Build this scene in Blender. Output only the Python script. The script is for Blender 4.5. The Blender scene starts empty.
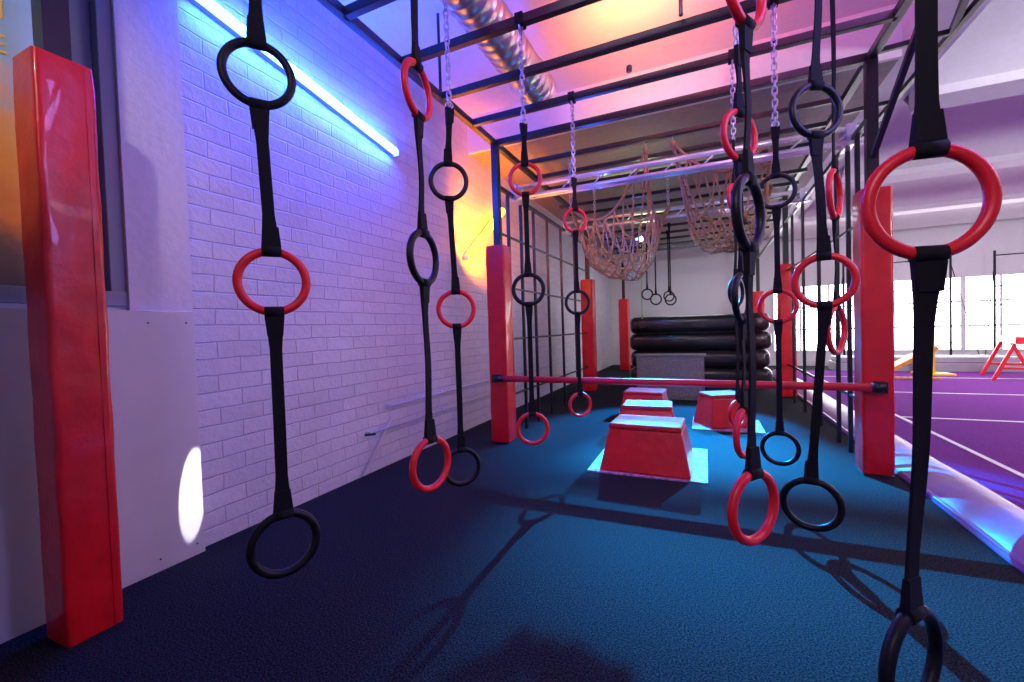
import bpy, math, random
from mathutils import Vector, Matrix
random.seed(7)
S=bpy.context.scene
S.view_settings.view_transform='Standard'
sin,cos,pi,rad=math.sin,math.cos,math.pi,math.radians
V=Vector
# ---------------------------------------------------------------- materials
def newmat(name):
    m=bpy.data.materials.new(name); m.use_nodes=True
    nt=m.node_tree; return m,nt,nt.nodes['Principled BSDF']
def mat(name,col,rough=.5,metal=0,bump=0,bscale=20,vary=0,spec=.5,coat=0,detail=4,dist=.02):
    m,nt,b=newmat(name)
    b.inputs['Base Color'].default_value=(*col,1); b.inputs['Roughness'].default_value=rough
    b.inputs['Metallic'].default_value=metal; b.inputs['Specular IOR Level'].default_value=spec
    b.inputs['Coat Weight'].default_value=coat
    tc=nt.nodes.new('ShaderNodeTexCoord'); n=nt.nodes.new('ShaderNodeTexNoise')
    n.inputs['Scale'].default_value=bscale; n.inputs['Detail'].default_value=detail
    nt.links.new(tc.outputs['Object'],n.inputs['Vector'])
    if bump:
        bp=nt.nodes.new('ShaderNodeBump'); bp.inputs['Strength'].default_value=bump; bp.inputs['Distance'].default_value=dist
        nt.links.new(n.outputs['Fac'],bp.inputs['Height']); nt.links.new(bp.outputs['Normal'],b.inputs['Normal'])
    if vary:
        r=nt.nodes.new('ShaderNodeValToRGB')
        r.color_ramp.elements[0].position=.3; r.color_ramp.elements[1].position=.7
        r.color_ramp.elements[0].color=(*[c*(1-vary) for c in col],1)
        r.color_ramp.elements[1].color=(*[min(1,c*(1+vary)) for c in col],1)
        nt.links.new(n.outputs['Fac'],r.inputs['Fac']); nt.links.new(r.outputs['Color'],b.inputs['Base Color'])
    return m
def emis(name,col,st):
    m,nt,b=newmat(name)
    b.inputs['Base Color'].default_value=(*col,1)
    b.inputs['Emission Color'].default_value=(*col,1); b.inputs['Emission Strength'].default_value=st
    return m
M_red_vinyl=mat('red_vinyl',(.66,.005,.012),.34,bump=.35,bscale=9,vary=.12,coat=.25)
M_red_plastic=mat('red_plastic',(.82,.012,.02),.38,bump=.05,bscale=60)
M_black_plastic=mat('black_plastic',(.005,.005,.006),.42,bump=.05,bscale=60,spec=.3)
M_web=mat('black_webbing',(.006,.006,.008),.8,bump=.3,bscale=500,vary=.3,dist=.002,spec=.25)
M_steel=mat('black_painted_steel',(.008,.008,.012),.38)
M_chrome=mat('galvanised_steel',(.95,.95,.97),.22,metal=.6,bump=.05,bscale=30)
M_chain=mat('chain_steel',(.55,.55,.60),.33,metal=.85)
M_duct=mat('duct_metal',(.78,.75,.73),.28,metal=.95,bump=.1,bscale=8)
M_redbar=mat('red_foam_bar',(.60,.01,.03),.5,bump=.1,bscale=40)
M_rope=mat('manila_rope',(.46,.25,.12),.85,bump=.6,bscale=180,vary=.3,dist=.005)
M_board=mat('white_board_paint',(.62,.62,.62),.5,bump=.06,bscale=6,vary=.03)
M_plaster=mat('white_plaster',(.66,.65,.67),.7,bump=.12,bscale=25,vary=.03)
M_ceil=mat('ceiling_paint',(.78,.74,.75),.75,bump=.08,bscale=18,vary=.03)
M_ceil2=mat('low_ceiling_dimmed',(.34,.29,.26),.8,bump=.1,bscale=14,vary=.08)  # cream ceiling with dimness put into its colour, so the truss stands out
M_grey=mat('grey_frame_paint',(.22,.25,.30),.5)
M_blackvinyl=mat('black_vinyl',(.010,.011,.016),.28,bump=.6,bscale=6,coat=.3,dist=.04)
M_boxtop=mat('worn_red_top',(.55,.02,.03),.6,bump=.1,bscale=25,vary=.2,spec=.2)
M_greybox=mat('speckled_board',(.16,.16,.18),.7,bump=.2,bscale=90,vary=.5)
M_rollmat=mat('lilac_vinyl',(.24,.13,.36),.4,bump=.3,bscale=5,coat=.1)
M_line=mat('white_line_tape',(.75,.72,.78),.6)
M_wood=mat('varnished_wood',(.70,.30,.05),.4,bump=.1,bscale=15,vary=.2)
M_yel=mat('yellow_paint',(.75,.50,.05),.4,bump=.05)
M_greymat=mat('grey_landing_mat',(.34,.35,.40),.5,bump=.1,bscale=10)
M_sheet=mat('lilac_sheet',(.50,.28,.42),.45,bump=.3,bscale=30,vary=.6)
M_green=mat('lime_webbing',(.45,.6,.08),.6)
M_screw=mat('screw_head',(.05,.05,.06),.4,metal=1)
def brick():
    m,nt,b=newmat('painted_white_brick'); N=nt.nodes; L=nt.links
    tc=N.new('ShaderNodeTexCoord'); sp=N.new('ShaderNodeSeparateXYZ'); cb=N.new('ShaderNodeCombineXYZ')
    L.new(tc.outputs['Object'],sp.inputs[0]); L.new(sp.outputs['Y'],cb.inputs['X']); L.new(sp.outputs['Z'],cb.inputs['Y'])
    nw=N.new('ShaderNodeTexNoise'); nw.inputs['Scale'].default_value=6
    L.new(cb.outputs[0],nw.inputs['Vector'])
    ad=N.new('ShaderNodeMixRGB'); ad.blend_type='ADD'; ad.inputs['Fac'].default_value=.016
    L.new(cb.outputs[0],ad.inputs['Color1']); L.new(nw.outputs['Color'],ad.inputs['Color2'])
    br=N.new('ShaderNodeTexBrick'); br.inputs['Scale'].default_value=1
    br.inputs['Brick Width'].default_value=.26; br.inputs['Row Height'].default_value=.095
    br.inputs['Mortar Size'].default_value=.006; br.inputs['Mortar Smooth'].default_value=.9
    br.inputs['Color1'].default_value=(.66,.65,.69,1); br.inputs['Color2'].default_value=(.59,.58,.63,1)
    br.inputs['Mortar'].default_value=(.54,.53,.58,1)
    L.new(ad.outputs[0],br.inputs['Vector']); L.new(br.outputs['Color'],b.inputs['Base Color'])
    n2=N.new('ShaderNodeTexNoise'); n2.inputs['Scale'].default_value=30; n2.inputs['Detail'].default_value=6
    L.new(tc.outputs['Object'],n2.inputs['Vector'])
    mul=N.new('ShaderNodeMath'); mul.operation='MULTIPLY_ADD'; mul.inputs[1].default_value=-1.0
    L.new(br.outputs['Fac'],mul.inputs[0]); 
    m3=N.new('ShaderNodeMath'); m3.operation='MULTIPLY'; m3.inputs[1].default_value=.9
    L.new(n2.outputs['Fac'],m3.inputs[0]); L.new(m3.outputs[0],mul.inputs[2])
    bp=N.new('ShaderNodeBump'); bp.inputs['Strength'].default_value=.7; bp.inputs['Distance'].default_value=.010
    L.new(mul.outputs[0],bp.inputs['Height']); L.new(bp.outputs['Normal'],b.inputs['Normal'])
    b.inputs['Roughness'].default_value=.5
    return m
M_brick=brick()
def carpet(name,c1,c2,scale,dist=.003):
    m,nt,b=newmat(name); N=nt.nodes; L=nt.links
    tc=N.new('ShaderNodeTexCoord'); n=N.new('ShaderNodeTexNoise'); n.inputs['Scale'].default_value=scale; n.inputs['Detail'].default_value=2
    n.inputs['Roughness'].default_value=.7
    L.new(tc.outputs['Object'],n.inputs['Vector'])
    r=N.new('ShaderNodeValToRGB'); r.color_ramp.elements[0].position=.40; r.color_ramp.elements[1].position=.66
    r.color_ramp.elements[0].color=(*c1,1); r.color_ramp.elements[1].color=(*c2,1)
    L.new(n.outputs['Fac'],r.inputs['Fac']); L.new(r.outputs['Color'],b.inputs['Base Color'])
    bp=N.new('ShaderNodeBump'); bp.inputs['Strength'].default_value=.5; bp.inputs['Distance'].default_value=dist
    L.new(n.outputs['Fac'],bp.inputs['Height']); L.new(bp.outputs['Normal'],b.inputs['Normal'])
    b.inputs['Roughness'].default_value=1; b.inputs['Specular IOR Level'].default_value=.08
    return m
M_carpet=carpet('dark_blue_carpet',(.002,.0035,.005),(.034,.044,.050),150)
M_purple=carpet('purple_carpet',(.14,.026,.22),(.21,.04,.30),90)
def poster_mat():
    m,nt,b=newmat('poster_print'); N=nt.nodes; L=nt.links
    tc=N.new('ShaderNodeTexCoord'); sp=N.new('ShaderNodeSeparateXYZ'); L.new(tc.outputs['Object'],sp.inputs[0])
    n=N.new('ShaderNodeTexNoise'); n.inputs['Scale'].default_value=5; n.inputs['Detail'].default_value=6
    L.new(tc.outputs['Object'],n.inputs['Vector'])
    a=N.new('ShaderNodeMath'); a.operation='MULTIPLY_ADD'; a.inputs[1].default_value=.5
    L.new(n.outputs['Fac'],a.inputs[0]); L.new(sp.outputs['Z'],a.inputs[2])
    mr=N.new('ShaderNodeMapRange'); mr.inputs['From Min'].default_value=1.6; mr.inputs['From Max'].default_value=3.2
    L.new(a.outputs[0],mr.inputs['Value'])
    r=N.new('ShaderNodeValToRGB'); e=r.color_ramp.elements
    e[0].position=0; e[0].color=(.12,.10,.10,1); e[1].position=1; e[1].color=(.35,.60,.70,1)
    for p,c in((.12,(.20,.14,.12)),(.2,(.9,.30,.08)),(.38,(1,.50,.10)),(.5,(1,.55,.20)),(.58,(.42,.68,.78))):
        x=e.new(p); x.color=(*c,1)
    L.new(mr.outputs[0],r.inputs['Fac']); L.new(r.outputs['Color'],b.inputs['Base Color'])
    b.inputs['Roughness'].default_value=.35
    return m
M_poster=poster_mat()
# ---------------------------------------------------------------- mesh builder
class B:
    def __init__(s): s.v=[];s.f=[];s.m=[];s.sm=[]
    def add(s,vs,fs,mi=0,smooth=False):
        o=len(s.v); s.v+= [tuple(v) for v in vs]
        for f in fs: s.f.append([o+i for i in f]); s.m.append(mi); s.sm.append(smooth)
    def box(s,lo,hi,mi=0,R=None,top=1.0,topy=None):
        c=[(lo[i]+hi[i])/2 for i in range(3)]; h=[(hi[i]-lo[i])/2 for i in range(3)]
        topy=top if topy is None else topy
        vs=[]
        for z in(-1,1):
            for x,y in((-1,-1),(1,-1),(1,1),(-1,1)):
                kx=top if z>0 else 1; ky=topy if z>0 else 1
                p=V((x*h[0]*kx,y*h[1]*ky,z*h[2]))
                if R: p=R@p
                vs.append(p+V(c))
        s.add(vs,[(3,2,1,0),(4,5,6,7),(0,1,5,4),(1,2,6,5),(2,3,7,6),(3,0,4,7)],mi)
    def beam(s,a,b,w,h=None,mi=0):
        a=V(a);b=V(b);h=h or w;t=(b-a).normalized()
        up=V((0,0,1)) if abs(t.z)<.9 else V((0,1,0))
        r=t.cross(up).normalized(); u=r.cross(t)
        vs=[]
        for p in(a,b):
            for i,j in((-1,-1),(1,-1),(1,1),(-1,1)): vs.append(p+r*i*w/2+u*j*h/2)
        s.add(vs,[(3,2,1,0),(4,5,6,7),(0,1,5,4),(1,2,6,5),(2,3,7,6),(3,0,4,7)],mi)
    def tube(s,pts,r,seg=10,closed=False,mi=0,caps=True):
        pts=[V(p) for p in pts]; n=len(pts); rs=r if isinstance(r,(list,tuple)) else [r]*n
        tang=[]
        for i in range(n):
            if closed: t=pts[(i+1)%n]-pts[i-1]
            else: t=pts[min(i+1,n-1)]-pts[max(i-1,0)]
            tang.append(t.normalized() if t.length>1e-9 else V((0,0,1)))
        ref=V((0,0,1)) if abs(tang[0].z)<.9 else V((1,0,0))
        nrm=(ref-tang[0]*ref.dot(tang[0])).normalized(); vs=[]
        for i in range(n):
            nrm=(nrm-tang[i]*nrm.dot(tang[i])); nrm.normalize(); bn=tang[i].cross(nrm)
            for k in range(seg):
                a=2*pi*k/seg; vs.append(pts[i]+(nrm*cos(a)+bn*sin(a))*rs[i])
        fs=[]
        for i in range(n if closed else n-1):
            j=(i+1)%n
            for k in range(seg):
                l=(k+1)%seg; fs.append((i*seg+k,i*seg+l,j*seg+l,j*seg+k))
        s.add(vs,fs,mi,True)
        if not closed and caps:
            o=len(s.v)-len(vs)
            s.f.append([o+k for k in range(seg)][::-1]); s.m.append(mi); s.sm.append(False)
            s.f.append([o+(n-1)*seg+k for k in range(seg)]); s.m.append(mi); s.sm.append(False)
    def torus(s,c,R,r,d1,d2,mi=0,seg=40,ms=12):
        c=V(c);d1=V(d1);d2=V(d2)
        s.tube([c+d1*R*cos(2*pi*i/seg)+d2*R*sin(2*pi*i/seg) for i in range(seg)],r,ms,True,mi)
    def sweep(s,rows,mi=0):
        vs=[]
        for c,wd,w,td,t in rows:
            c=V(c)
            for i,j in((-1,-1),(1,-1),(1,1),(-1,1)): vs.append(c+wd*i*w/2+td*j*t/2)
        n=len(rows); fs=[(3,2,1,0),tuple((n-1)*4+k for k in range(4))]
        for i in range(n-1):
            for k in range(4):
                l=(k+1)%4; fs.append((i*4+k,i*4+l,(i+1)*4+l,(i+1)*4+k))
        s.add(vs,fs,mi,False)
    def make(s,name,mats,bevel=0,parent=None,bseg=2):
        me=bpy.data.meshes.new(name); me.from_pydata(s.v,[],s.f); 
        for m in mats: me.materials.append(m)
        me.polygons.foreach_set('material_index',s.m); me.polygons.foreach_set('use_smooth',s.sm); me.update()
        o=bpy.data.objects.new(name,me); S.collection.objects.link(o)
        if bevel:
            md=o.modifiers.new('bevel','BEVEL'); md.width=bevel; md.segments=bseg; md.limit_method='ANGLE'; md.angle_limit=rad(50)
        if parent: o.parent=parent
        return o
def simple(name,lo,hi,m,bevel=0):
    b=B(); b.box(lo,hi); return b.make(name,[m],bevel)
# ---------------------------------------------------------------- room shell
WX=-2.55; RX=9.0; YN=-2.5; YF=13.0
simple('floor',(WX-.1,YN,-.1),(RX+.1,YF,0),M_carpet)
simple('wall_left',(WX-.15,1.40,0),(WX,YF,3.75),M_brick)
b=B()
b.box((WX-.15,YN,0),(WX,.0,3.75)); b.box((WX-.15,0,0),(WX,1.16,1.32)); b.box((WX-.15,0,3.5),(WX,1.16,3.75)); b.box((WX-.15,1.14,0),(WX+.03,1.42,3.75))
b.make('wall_left_plaster',[M_plaster])
simple('wall_near',(WX,YN-.15,0),(RX,YN,3.75),M_plaster)
simple('wall_right',(RX,YN,0),(RX+.15,YF,3.75),M_plaster)
b=B()
b.box((WX,YF,0),(1.6,YF+.15,3.75)); b.box((1.6,YF,0),(RX,YF+.15,.35)); b.box((1.6,YF,2.05),(RX,YF+.15,3.75))
b.make('wall_far',[M_plaster])
b=B()
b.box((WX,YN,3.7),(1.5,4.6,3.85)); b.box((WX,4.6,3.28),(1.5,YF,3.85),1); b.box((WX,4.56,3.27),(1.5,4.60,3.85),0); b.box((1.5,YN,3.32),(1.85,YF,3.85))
edges=[-2.5,.1,2.7,5.3,7.9,10.5,13.1]
for i in range(len(edges)-1):
    y0,y1=edges[i]+.18,edges[i+1]-.18
    b.box((1.85,y0-.36,3.12),(RX,y0,3.9))
    n=14; vs=[];fs=[]
    for k in range(n+1):
        t=k/n; y=y0+(y1-y0)*t; z=3.2+.42*(sin(pi*t))**.7
        vs+=[(1.85,y,z),(RX,y,z)]
    fs=[(2*k,2*k+1,2*k+3,2*k+2) for k in range(n)]
    b.add(vs,fs,0,True)
b.box((1.5,YN,3.8),(RX,YF,3.95))
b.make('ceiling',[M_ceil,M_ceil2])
b=B()
b.box((WX,-1.0,0),(WX+.05,.58,1.33)); b.box((WX,.585,0),(WX+.05,1.41,1.30))
for y in(.65,.95,1.2,1.37):
    for z in(.06,1.24): b.tube([(WX+.05,y,z),(WX+.053,y,z)],.005,8,mi=1)
b.make('wall_panel_boarding',[M_board,M_screw],.003)
b=B()
for lo,hi in(((WX-.12,0,1.32),(WX+.01,.07,3.5)),((WX-.12,1.08,1.32),(WX+.01,1.14,3.5)),((WX-.12,0,1.32),(WX+.02,1.14,1.39)),((WX-.12,0,3.42),(WX+.01,1.14,3.5)),((WX-.1,.92,1.32),(WX+.005,.95,3.5))): b.box(lo,hi)
b.make('window_1',[M_grey],.004)
pe=bpy.data.objects.new('wall_poster',None); S.collection.objects.link(pe)
b=B(); b.box((WX-.03,.06,1.38),(WX-.02,.93,3.43)); b.box((WX-.05,.94,1.38),(WX-.04,1.09,3.43),1); b.make('poster_sheet',[M_poster,mat('grey_blind',(.12,.15,.20),.5)],parent=pe)
M_ptxt=mat('poster_lettering',(1.0,.70,.10),.5)
for i,t in enumerate(('EN TIN','E REMBLE')):
    cu=bpy.data.curves.new('txt','FONT'); cu.body=t; cu.size=.11; cu.extrude=.001; cu.align_x='RIGHT'; cu.materials.append(M_ptxt)
    o=bpy.data.objects.new('lettering_%d'%(i+1),cu); S.collection.objects.link(o)
    o.matrix_world=Matrix.Translation((WX-.016,.80,2.47-i*.14))@Matrix(((0,0,1,0),(1,0,0,0),(0,1,0,0),(0,0,0,1))); o.parent=pe
mw=emis('daylight_glass',(.97,.92,1),9)
for i in range(4):
    x0=1.6+i*1.85; b=B()
    b.box((x0,YF+.06,.35),(x0+1.85,YF+.08,2.05),1)
    for x in(x0,x0+.6,x0+1.2,x0+1.81): b.box((x,YF-.02,.35),(x+.04,YF+.06,2.05))
    for z in(.35,.9,1.45,2.01): b.box((x0,YF-.015,z),(x0+1.85,YF+.05,z+.04))
    b.make('window_%d'%(i+2),[M_plaster,mw])
# ---------------------------------------------------------------- gym floor
b=B(); b.box((1.42,-2.4,0),(8.9,11.2,.06)); b.make('purple_gym_floor',[M_purple],.01)
b=B()
n=10; prof=[(1.27+.26*k/n, .012+.10*sin(pi*min(1,k/n*.62+.0))**.8) for k in range(n+1)]
prof=[(1.27,0)]+prof+[(1.53,.0)]
vs=[];ny=30
for j in range(ny+1):
    y=-2+13*j/ny
    for x,z in prof: vs.append((x+.008*sin(j*2.1),y,z))
m_=len(prof); fs=[(j*m_+k,j*m_+k+1,(j+1)*m_+k+1,(j+1)*m_+k) for j in range(ny) for k in range(m_-1)]
b.add(vs,fs,0,True)
b.tube([(1.29,y,.02) for y in(-1,10)],.018,8)
b.make('mat_edge_roll',[M_rollmat])
b=B()
b.box((1.91,-2,.06),(1.95,11,.064))
for y in(2.0,4.0,6.0,8.0,10.0): b.box((1.95,y,.06),(8.5,y+.04,.0635))
b.box((5.5,-2,.06),(5.55,11,.064))
b.make('floor_line_markings',[M_line])
# ---------------------------------------------------------------- steel rig
XL,XR,ZT=-1.91,1.13,3.04
b=B()
for x in(XL,XR):
    b.beam((x,-.6,ZT),(x,11.6,ZT),.055)
for y in(.0,.45,.92,1.13,1.35,1.98,2.5,3.0,3.5): b.beam((XL,y,ZT),(XR,y,ZT),.048,.055)
for y in(3.98,7.65,11.4):
    b.beam((XL,y,ZT),(XR,y,ZT),.055,.06)
    for x in(XL,XR):
        b.beam((x,y,0),(x,y,ZT),.07); b.box((x-.09,y-.09,0),(x+.09,y+.09,.012))
for y in(4.6,5.1,5.6,6.1,6.6,7.1,8.2,8.8,9.4,10.0,10.6): b.beam((XL,y,ZT-.12 if y>5.7 else ZT),(XR,y,ZT-.12 if y>5.7 else ZT),.042)
b.beam((XR,3.98,2.62),(XR,11.4,2.62),.04); b.beam((XL,3.98,2.62),(XL,11.4,2.62),.04)
b.beam((XR+.02,2.9,ZT),(XR,3.98,2.3),.035)
b.beam((XR,2.0,ZT+.1),(XR+.45,4.0,ZT+.05),.04)
b.beam((XR+.45,-.5,ZT+.05),(XR+.45,6,ZT+.05),.04)
for y in(2.0,3.0,3.98,5.0): b.beam((XR,y,ZT+.03),(XR+.45,y,ZT+.05),.035)
for x,y in((XL,1.0),(XL,3.0),(XR,1.0),(XR,3.0),(-.1,2.9),(XR,.2)): b.tube([(x,y,ZT),(x,y,3.71)],.012,8)
for x in(XL,XR):
    ys=(4.25,4.6,5.0,5.5,6.1,6.8) if x==XL else (4.3,4.55,4.9,5.6,6.4,7.1)
    for y in ys: b.beam((x,y,0.0),(x,y,2.62),.032)
    for z in ((.45,1.05,1.6,2.15) if x==XL else (.5,1.9)): b.beam((x,3.98,z),(x,7.65,z),.022)
b.make('obstacle_rig_frame',[M_steel],.004)
for (y,z) in((4.40,2.60),(6.3,2.62)):
    b=B()
    for dy,dz in((0,0),(.0,.11),(.16,.03)): b.tube([(XL,y+dy,z+dz),(XR+.08,y+dy,z+dz)],.025,12)
    for k in range(9):
        x=XL+.2+k*.34; b.tube([(x,y,z),(x+.12,y,z+.10)],.008,6); b.tube([(x,y,z),(x,y+.16,z+.02)],.008,6)
    for x in(XL+.02,XR-.02): b.box((x-.03,y-.03,z-.03),(x+.03,y+.19,z+.14))
    b.make('chrome_truss_bar',[M_chrome])
def pad(x,y,w,z0,z1,name='padded_post',post=False,seed=0):
    rr=random.Random(seed); b=B(); n=26; sg=24; vs=[]
    for j in range(n+1):
        t=j/n; z=z0+(z1-z0)*t
        for k in range(sg):
            a=2*pi*(k+.5)/sg; ca,sa=cos(a),sin(a); q=.16
            px=math.copysign(abs(ca)**q,ca); py=math.copysign(abs(sa)**q,sa)
            w2=w/2*(1+.012*sin(j*1.3+k*.6)+rr.uniform(-.01,.01))
            if j in(0,n): w2*=.97
            vs.append((x+px*w2,y+py*w2,z))
    fs=[(j*sg+k,j*sg+(k+1)%sg,(j+1)*sg+(k+1)%sg,(j+1)*sg+k) for j in range(n) for k in range(sg)]
    b.add(vs,fs,0,True)
    b.add(vs[:sg],[tuple(range(sg))[::-1]],0); b.add(vs[-sg:],[tuple(range(sg))],0)
    b.box((x+w/2-.012,y+w*.30,z0+.01),(x+w/2+.003,y+w*.40,z1-.01),0)
    if post: b.beam((x,y,0),(x,y,3.69),.08,mi=1)
    return b.make(name,[M_red_vinyl,M_steel])
pad(-2.30,.838,.18,.0,2.24,post=True,seed=1)
pad(XL,3.98,.20,.02,2.0,'post_padding',seed=2); pad(XR,3.98,.19,.02,2.08,'post_padding',seed=3)
pad(XL,7.65,.22,.02,2.0,'post_padding',seed=4); pad(XR,7.65,.22,.02,2.0,'post_padding',seed=5)
pad(XL,11.4,.24,.02,1.85,'post_padding',seed=6); pad(XR,11.4,.24,.02,1.85,'post_padding',seed=7)
b=B(); b.tube([(XL+.08,3.82,.67),(XR-.04,3.82,.66)],.030,14)
b.tube([(XL-.02,3.82,.67),(XL+.09,3.82,.67)],.034,12,mi=1); b.tube([(XR-.06,3.82,.66),(XR+.02,3.82,.66)],.034,12,mi=1)
b.box((XL-.03,3.8,.63),(XL+.03,4.0,.71),1); b.box((XR-.03,3.8,.62),(XR+.03,4.0,.70),1)
b.make('red_balance_bar',[M_redbar,M_steel])
# ---------------------------------------------------------------- ring straps
def link(b,c,L,w,r,d,mi):
    pts=[]
    for i in range(12):
        a=2*pi*i/12; pts.append(V(c)+V(d)*cos(a)*w/2+V((0,0,1))*(sin(a)*w/2+math.copysign(L/2-w/2,sin(a))))
    b.tube(pts,r,6,True,mi)
def ring_strap(x,y,rings,chain=None,dia=.213,width=.045,top=ZT,name='hanging_ring_strap'):
    b=B(); m=.0130; R=dia/2-m
    rings=[(r[0],r[1],r[2],(r[3] if len(r)>3 else 0)) for r in rings]
    def wd(phi): return V((cos(rad(phi)),sin(rad(phi)),0))
    def seg(za,pa,zb,pb,xa=0,xb=0,wa=1,wb=1):
        rows=[];n=16
        for i in range(n+1):
            t=i/n; ph=pa+(pb-pa)*t; d=wd(ph); z=za+(zb-za)*t
            fl=max(0,1-abs(za-z)/.11)*wa+max(0,1-abs(zb-z)/.11)*wb
            w=width*(.66+.42*fl)
            td=V((-d.y,d.x,0)); rows.append((V((x+xa+(xb-xa)*t,y,z))+td*.003*sin(t*9),d,w,td,.006+.010*max(0,1-abs(za-z)/.16)*wa))
        b.sweep(rows,0)
        for zz,ph,s_,xx in((za,pa,-1,xa),(zb,pb,1,xb)):
            d=wd(ph); td=V((-d.y,d.x,0))
            b.sweep([((x+xx,y,zz+s_*.015),d,width*1.05,td,.018),((x+xx,y,zz+s_*.075),d,width*.84,td,.013)],0)
    z0,c0,p0,x0=rings[0]
    if chain:
        zc=chain; seg(zc,p0+20,z0+R,p0,0,x0)
        L=.048; z=zc+.03; k=0
        b.torus((x,y,zc+.012),.018,.005,(cos(rad(p0)),sin(rad(p0)),0),(0,0,1),3,14,6)
        while z<top-.03:
            d=(1,0,0) if k%2 else (0,1,0); link(b,(x,y,z),L,.026,.0042,d,3); z+=L*.74; k+=1
        link(b,(x,y,z+.01),.10,.05,.006,(0,1,0),3)
    else:
        seg(top-.03,0,z0+R,p0,0,x0)
    b.box((x-.025,y-.034,top-.035),(x+.025,y+.034,top+.036),0)
    for i,(z,c,p,dx) in enumerate(rings):
        d=wd(p); C=V((x+dx,y,z)); b.torus(C,R,m,d,(0,0,1),c,44,14)
        zz=V((0,0,R))
        if i+1<len(rings):
            z2,c2,p2,dx2=rings[i+1]; seg(z-R,p,z2+R,p2,dx,dx2)
            b.tube([C-zz-d*width*.52,C-zz+d*width*.52],m+.004,14)
        b.tube([C+zz-d*width*.52,C+zz+d*width*.52],m+.004,14)
    return b.make(name,[M_web,M_red_plastic,M_black_plastic,M_chain])
r_,k_=1,2
ring_strap(-1.22,.92,[(1.963,k_,54,-.025),(1.322,r_,54,0),(.50,k_,62,0)],width=.052)
ring_strap(-.96,1.35,[(2.05,r_,97),(1.43,k_,95),(.65,r_,80)])
ring_strap(-1.21,1.98,[(1.95,k_,32,-.02),(1.27,r_,32),(.42,k_,45)],chain=2.33)
ring_strap(-1.0,2.5,[(2.08,r_,22),(1.398,k_,22),(.525,r_,25)],chain=2.42)
ring_strap(-.965,3.5,[(2.037,r_,35),(1.36,k_,15),(.505,r_,40)],chain=2.39)
ring_strap(.41,1.13,[(1.378,r_,10,.0),(.435,k_,50,-.03)],width=.052,dia=.232)
ring_strap(.416,1.98,[(1.94,k_,28,-.02),(1.298,r_,-12,0),(.435,k_,-12,-.05)],chain=2.6)
ring_strap(.115,1.35,[(2.05,r_,60),(1.448,k_,67),(.636,r_,52)])
ring_strap(.14,1.98,[(1.90,r_,50),(1.25,k_,70),(.70,r_,68)],chain=2.25)
ring_strap(.40,3.0,[(1.92,k_,-8),(1.24,r_,-8),(.385,k_,-8)],chain=2.3)
ring_strap(.21,3.5,[(2.04,r_,62),(1.37,k_,60),(.49,r_,50)],chain=2.45)
ring_strap(.57,2.5,[(1.74,r_,66),(1.10,r_,60)],dia=.24,width=.03)
for x,y,z in((-.95,8.2,1.72),(-.80,8.2,1.62),(-.62,8.8,1.7),(-.55,8.2,1.60)):
    ring_strap(x,y,[(z,k_,20)],top=2.92,width=.035)
ring_strap(-1.05,8.2,[(1.2,2,30)],top=2.92,width=.03).data.materials[0]=M_green
# ---------------------------------------------------------------- cargo nets (square nets slung from four corners)
def cargo(C,sag,esag,seed,bias=(0,0)):
    C=[V(c) for c in C]; rr=random.Random(seed); b=B(); N=14
    ph=[rr.uniform(0,6) for _ in range(4)]
    def P(u,v):
        p=C[0].lerp(C[1],u).lerp(C[3].lerp(C[2],u),v)
        e=4*u*(1-u); f=4*v*(1-v)
        cen=(C[0]+C[1]+C[2]+C[3])/4
        pull=.16*max(e*(1-f),f*(1-e)); p.x+=(cen.x-p.x)*pull*.7; p.y+=(cen.y-p.y)*pull*.7
        p.z-=esag*(e*(1-f)+f*(1-e))+sag*(e*f)**.62
        p.z+=.06*sin(7*u+ph[0])*sin(6*v+ph[1])*(e*f)**.5
        p.x+=bias[0]*e*f; p.y+=bias[1]*e*f
        return p
    nd={}
    for i in range(N+1):
        for j in range(N+1):
            nd[i,j]=P(i/N,j/N)+V((rr.uniform(-1,1),rr.uniform(-1,1),rr.uniform(-1,1)))*(.016 if 0<i<N and 0<j<N else 0)
    for i in range(N):
        for j in range(N+1):
            if (i+j)%2: continue
            for dj in(-1,1):
                if 0<=j+dj<=N:
                    p,q=nd[i,j],nd[i+1,j+dj]; b.tube([p,(p+q)/2-V((0,0,.010)),q],.0095,6)
            b.tube([nd[i,j]-V((0,0,.014)),nd[i,j]+V((0,0,.014))],.017,6)
    for e in([nd[i,0] for i in range(N+1)],[nd[i,N] for i in range(N+1)],[nd[0,i] for i in range(N+1)],[nd[N,i] for i in range(N+1)]): b.tube(e,.016,8)
    for a in C:
        b.tube([a-V((0,0,.03)),a+V((0,0,.03))],.022,8)
        z=a.z+.05;k=0
        while z<ZT-.02:
            link(b,(a.x,a.y,z),.048,.026,.004,(1,0,0) if k%2 else (0,1,0),1); z+=.036;k+=1
    return b.make('cargo_net_hammock',[M_rope,M_chain])
cargo([(-.52,4.63,2.93),(-1.33,4.66,2.46),(-1.28,5.6,2.60),(-.38,5.6,2.56)],.90,.34,3,(.08,.03))
cargo([(-.26,4.63,2.95),(.60,4.66,2.84),(.70,5.6,2.62),(-.18,5.6,2.56)],.80,.28,5,(.04,.03))
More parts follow.
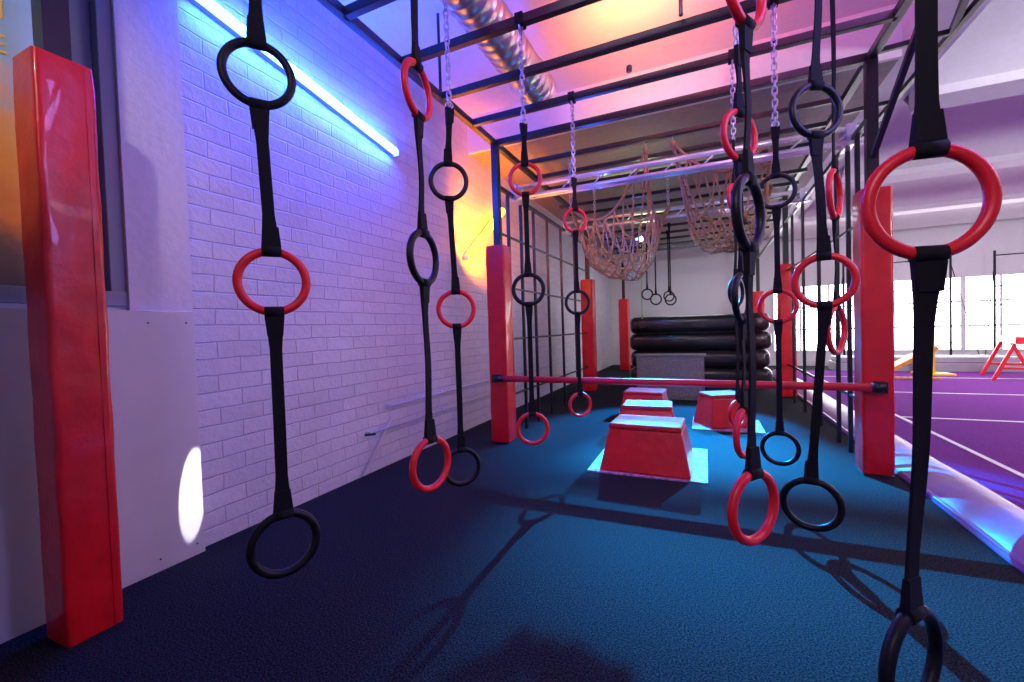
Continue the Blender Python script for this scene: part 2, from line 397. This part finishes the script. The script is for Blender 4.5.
# ---------------------------------------------------------------- plyo boxes
def plyo(x,y,w,d,h,rot=0,tilt=0):
    R=Matrix.Rotation(rad(rot),4,'Z')@Matrix.Rotation(rad(tilt),4,'X')
    b=B(); b.box((-w/2,-d/2,0),(w/2,d/2,h-.04),0,top=.80,topy=.72)
    b.box((-w*.41,-d*.375,h-.04),(w*.41,d*.375,h),1,top=.97)
    o=b.make('plyometric_box',[M_red_vinyl,M_boxtop],.014,bseg=3)
    o.matrix_world=Matrix.Translation((x,y,0.012))@R; return o
plyo(-.44,3.63,.68,.54,.365,-2); plyo(-.56,4.65,.60,.5,.33,3); plyo(-.70,5.6,.58,.5,.33,-3); plyo(.16,5.35,.48,.42,.36,28)
b=B(); b.box((-.88,3.34,0),(0,4.25,.010)); o=b.make('floor_protection_sheet',[M_sheet])
b=B(); b.box((-.15,5.05,0),(.55,5.7,.010)); o=b.make('floor_protection_sheet',[M_sheet])
b=B(); b.box((-1.0,7.0,0),(-.02,7.35,.66)); b.box((-1.03,6.98,.66),(.01,7.37,.69)); b.box((-.98,6.985,.04),(-.04,7.0,.62))
b.make('speckled_vault_box',[M_greybox],.01)
b=B()
for i in range(4): b.box((-1.36+.02*(i%2),8.55+.02*(i%3),.02+i*.325),(1.06-.03*(i%2),9.15,.02+i*.325+.32))
o=b.make('crash_mat_stack',[M_blackvinyl],.11,bseg=5)
for p in o.data.polygons: p.use_smooth=True
# ---------------------------------------------------------------- duct
b=B(); pts=[];rs=[]; y=-2.4
while y<3.86:
    for dy,r in((0,.160),(.075,.160),(.082,.166),(.092,.166)): pts.append((-1.40,y+dy,3.40)); rs.append(r)
    y+=.10
b.tube(pts,rs,32)
b.tube([(-1.40,3.84,3.40),(-1.40,3.93,3.40)],.172,32)
for yy in(.5,2.2,3.6):
    b.torus((-1.40,yy,3.40),.170,.006,(1,0,0),(0,0,1),0,32,6); b.tube([(-1.40,yy,3.56),(-1.40,yy,3.70)],.006,6)
b.make('ventilation_duct',[M_duct])
b=B()
for z,y0 in((.34,2.7),(.52,2.95)):
    b.tube([(WX+.04,y0,z),(WX+.04,7.5,z)],.010,10)
    for yy in(y0,3.8,5,6.2): b.box((WX,yy-.01,z-.014),(WX+.05,yy+.01,z+.014))
b.tube([(WX+.03,2.6,0.02),(WX+.03,3.0,.42)],.010,8)
b.tube([(WX+.04,2.64,.34),(WX+.10,2.70,.34)],.010,8,mi=1)
b.make('wall_pipe_run',[mat('cream_pipe_paint',(.6,.58,.62),.4),M_steel])
# ---------------------------------------------------------------- luminaires
def batten(name,a,c,col,st,r=.018):
    a=V(a);c=V(c);b=B(); off=V((-.035,0,0))
    b.beam(a+off,c+off,.04,.04,0); t=(c-a).normalized()
    b.tube([a+V((.012,0,0))+t*.03,c+V((.012,0,0))-t*.03],r,12,mi=1)
    for p in(a,c): b.box(p-V((.03,.015,.03)),p+V((.03,.015,.03)),0)
    return b.make(name,[M_plaster,emis(name+'_glow',col,st)])
batten('wall_tube_light',(WX+.06,1.46,3.03),(WX+.06,3.15,2.76),(.018,.085,1.0),190,.026)
batten('wall_tube_light_amber',(WX+.06,4.35,2.0),(WX+.06,5.35,2.78),(1.0,.34,.012),16,.045)
M_lens=emis('blue_lamp_lens',(.04,.18,1.0),90)
def par(name,loc,target,col,power,size,blend=.5,radius=.04,r=.07,slat=None,lens=False):
    loc=V(loc);d=(V(target)-loc).normalized(); b=B()
    q=d.to_track_quat('-Z','Y').to_matrix()
    b.tube([loc-d*r*2.8,loc-d*r*2.4,loc-d*.05,loc-d*.01],[r*.4,r*.8,r,r],20,caps=False)
    up=V((0,0,1)); side=q@V((1,0,0))
    if r>.05: b.tube([loc-d*.1+side*r,loc-d*.1+side*(r+.02)+up*.08,loc-d*.1+up*.13,loc-d*.1-side*(r+.02)+up*.08,loc-d*.1-side*r],.006,6)
    if lens: b.tube([loc-d*.03,loc-d*.02],r*.9,16,mi=1)
    if slat:   # bars added in front of the lens to block light and darken floor bands
        for dy,z0,z1 in slat:
            b.box((loc.x-.26,loc.y-dy-.002,loc.z+z0),(loc.x+.26,loc.y-dy+.002,loc.z+z1))
            for sx in(-.26,.26): b.tube([loc-d*.05+V((sx*.25,0,0)),V((loc.x+sx,loc.y-dy,loc.z+(z0+z1)/2))],.003,6)
    o=b.make(name,[M_steel,M_lens])
    L=bpy.data.lights.new(name+'_lamp','SPOT'); L.energy=power;L.color=col;L.spot_size=rad(size);L.spot_blend=blend;L.shadow_soft_size=radius
    lo=bpy.data.objects.new(name+'_lamp',L); S.collection.objects.link(lo); lo.location=loc+d*.01; lo.rotation_euler=d.to_track_quat('-Z','Y').to_euler(); lo.parent=o
    return o
def area(name,loc,target,col,power,sx,sy,spread=180):
    L=bpy.data.lights.new(name,'AREA'); L.shape='RECTANGLE'; L.size=sx;L.size_y=sy;L.energy=power;L.color=col; L.spread=rad(spread)
    o=bpy.data.objects.new(name,L); S.collection.objects.link(o); o.location=loc
    o.rotation_euler=(V(target)-V(loc)).to_track_quat('-Z','Y').to_euler(); return o
par('stage_or_fill_spot',(-.95,7.3,2.55),(.35,3.2,0),(.0,.33,.88),16500,42,.9,.016,slat=((.3,-.196,-.168),(.3,-.126,-.100)),lens=True)
par('stage_or_fill_spot',(.5,7.2,2.6),(-.3,5.2,0),(.0,.31,.95),6500,48,.5,.05)
par('stage_or_fill_spot',(-1.55,6.2,2.35),(-.8,5.0,2.1),(.03,.12,1.0),420,70,.8,.03,.05)  # extra lamp added to tint the left net blue
par('stage_or_fill_spot',(.35,3.0,3.17),(.35,3.1,3.7),(1.0,.12,.22),90,165,.9,r=.03)
par('stage_or_fill_spot',(-.5,3.5,3.17),(-.5,3.7,3.7),(1.0,.24,.06),70,165,.9,r=.022)
par('stage_or_fill_spot',(-.9,1.6,3.14),(-.9,1.9,3.7),(.85,.10,.60),26,165,.9)
par('stage_or_fill_spot',(.9,1.7,3.14),(1.2,2.0,3.7),(.50,.12,1.0),50,165,.9)
par('stage_or_fill_spot',(-1.75,1.62,2.95),(-2.52,1.357,.28),(.95,.93,1.0),1900,3.0,.25,.003,.04)
par('stage_or_fill_spot',(-.7,6.4,2.5),(-.8,6.2,3.28),(.75,1.0,.25),40,140,.9)
par('stage_or_fill_spot',(-2.15,4.3,2.0),(-2.55,4.7,2.35),(1.0,.20,.0),290,130,.9,.03,.04)  # extra lamp added to spread the amber tube's glow on the wall
par('stage_or_fill_spot',(-.4,1.35,3.16),(-.4,4.40,2.66),(1.0,.84,.88),150,48,.8,.03,.04)  # lamp added to brighten the truss from the front
par('stage_or_fill_spot',(-1.0,-.5,3.0),(-2.6,.72,2.25),(1.0,.80,.70),70,42,.7,.05)  # unseen lamp added to brighten the poster
par('stage_or_fill_spot',(4.2,1.4,2.5),(3.4,5.5,3.7),(.88,.86,1.0),280,130,.8,.2)  # unseen uplight added to lift the gym ceiling
par('stage_or_fill_spot',(4.6,1.6,2.6),(3.4,8.5,3.5),(.95,.96,1.0),420,80,.8,.2)  # another unseen uplight, added for the far gym ceiling
area('ceiling_or_fill_light',(1.35,1.6,3.25),(-2.5,2.4,1.7),(.33,.26,1.0),28,.25,2.4,110)  # lilac fill added for the left wall, no panel there
area('ceiling_or_fill_light',(.9,3.4,3.66),(-2.5,3.6,1.4),(.9,.32,1.0),15,.5,1.2,110)  # added pink fill on the left wall, no fixture
area('ceiling_or_fill_light',(.2,-1.6,3.4),(.2,2.5,1.9),(.95,.75,1.0),13,1.2,.4,80)  # soft fill added behind the camera for the front rings
area('ceiling_or_fill_light',(4.5,3.0,3.1),(4.5,3.0,0),(.90,.66,1.0),60,1.2,4)
area('ceiling_or_fill_light',(4.5,8.5,3.1),(4.5,8.5,0),(1.0,.80,.95),140,1.2,4)
area('ceiling_or_fill_light',(-.2,10.5,3.2),(-.2,10.5,0),(.8,.85,1.0),45,1.5,2)
# ---------------------------------------------------------------- gym apparatus in the background
def trestle(x,y,w,h,m,name,rot=0):
    b=B()
    for sx in(-1,1):
        for sy in(-1,1): b.beam((sx*w/2,sy*.3,0),(sx*w/2,sy*.06,h),.05)
        b.beam((sx*w/2,-.2,h*.35),(sx*w/2,.2,h*.35),.04)
    b.box((-w/2-.1,-.07,h),(w/2+.1,.07,h+.12))
    o=b.make(name,[m],.01); o.matrix_world=Matrix.Translation((x,y,.06))@Matrix.Rotation(rad(rot),4,'Z'); return o
trestle(4.75,10.1,.9,.6,M_red_plastic,'red_trestle',75)
b=B(); b.beam((2.85,9.9,.10),(3.65,9.9,.62),.35,.07); b.beam((3.5,9.8,.06),(3.5,9.8,.52),.06); b.beam((3.5,10.0,.06),(3.5,10.0,.52),.06); b.beam((2.85,9.75,.08),(3.7,9.75,.08),.04)
b.make('wooden_springboard',[M_wood],.008)
b=B(); b.tube([(3.86,10.5,.06),(3.86,10.5,1.55)],.035,10); b.box((3.6,10.3,.06),(4.12,10.7,.10)); b.tube([(3.86,10.5,1.5),(3.86,11.05,1.5)],.025,10); b.tube([(3.86,11.05,.06),(3.86,11.05,1.55)],.03,10)
b.make('parallel_bar_stand',[M_yel],.006)
b=B(); b.box((2.6,11.25,0),(8.6,12.1,.22)); b.box((2.6,11.25,.22),(5.4,11.9,.34)); b.make('landing_mat',[M_greymat],.02)
for x0 in(3.0,5.6):
    b=B()
    for dx in(0,1.9): b.tube([(x0+dx,12.5,0.0),(x0+dx,12.5,2.5)],.022,8)
    for z in(1.35,1.75,2.4): b.tube([(x0,12.5,z),(x0+1.9,12.5,z)],.014,8)
    b.tube([(x0,12.5,2.3),(x0-.3,12.2,.0)],.008,6); b.tube([(x0+1.9,12.5,2.3),(x0+2.3,12.2,.0)],.008,6)
    b.make('horizontal_bar_apparatus',[M_steel])
# ---------------------------------------------------------------- world + camera
w=bpy.data.worlds.new('World'); S.world=w; w.use_nodes=True
w.node_tree.nodes['Background'].inputs[0].default_value=(.25,.2,.5,1); w.node_tree.nodes['Background'].inputs[1].default_value=.05
yaw,P,Rl=rad(24.2),rad(1.5),rad(1.8)
fwd=V((-sin(yaw)*cos(P),cos(yaw)*cos(P),-sin(P))); rt=V((cos(yaw),sin(yaw),0)); up=rt.cross(fwd)
r2=rt*cos(Rl)-up*sin(Rl); u2=up*cos(Rl)+rt*sin(Rl)
cd=bpy.data.cameras.new('camera'); cd.sensor_width=36; cd.lens=430/1024*36; cd.clip_start=.02
co=bpy.data.objects.new('camera',cd); S.collection.objects.link(co)
mm=Matrix((r2,u2,-fwd)).transposed().to_4x4(); mm.translation=V((0,0,1.15)); co.matrix_world=mm
S.camera=co
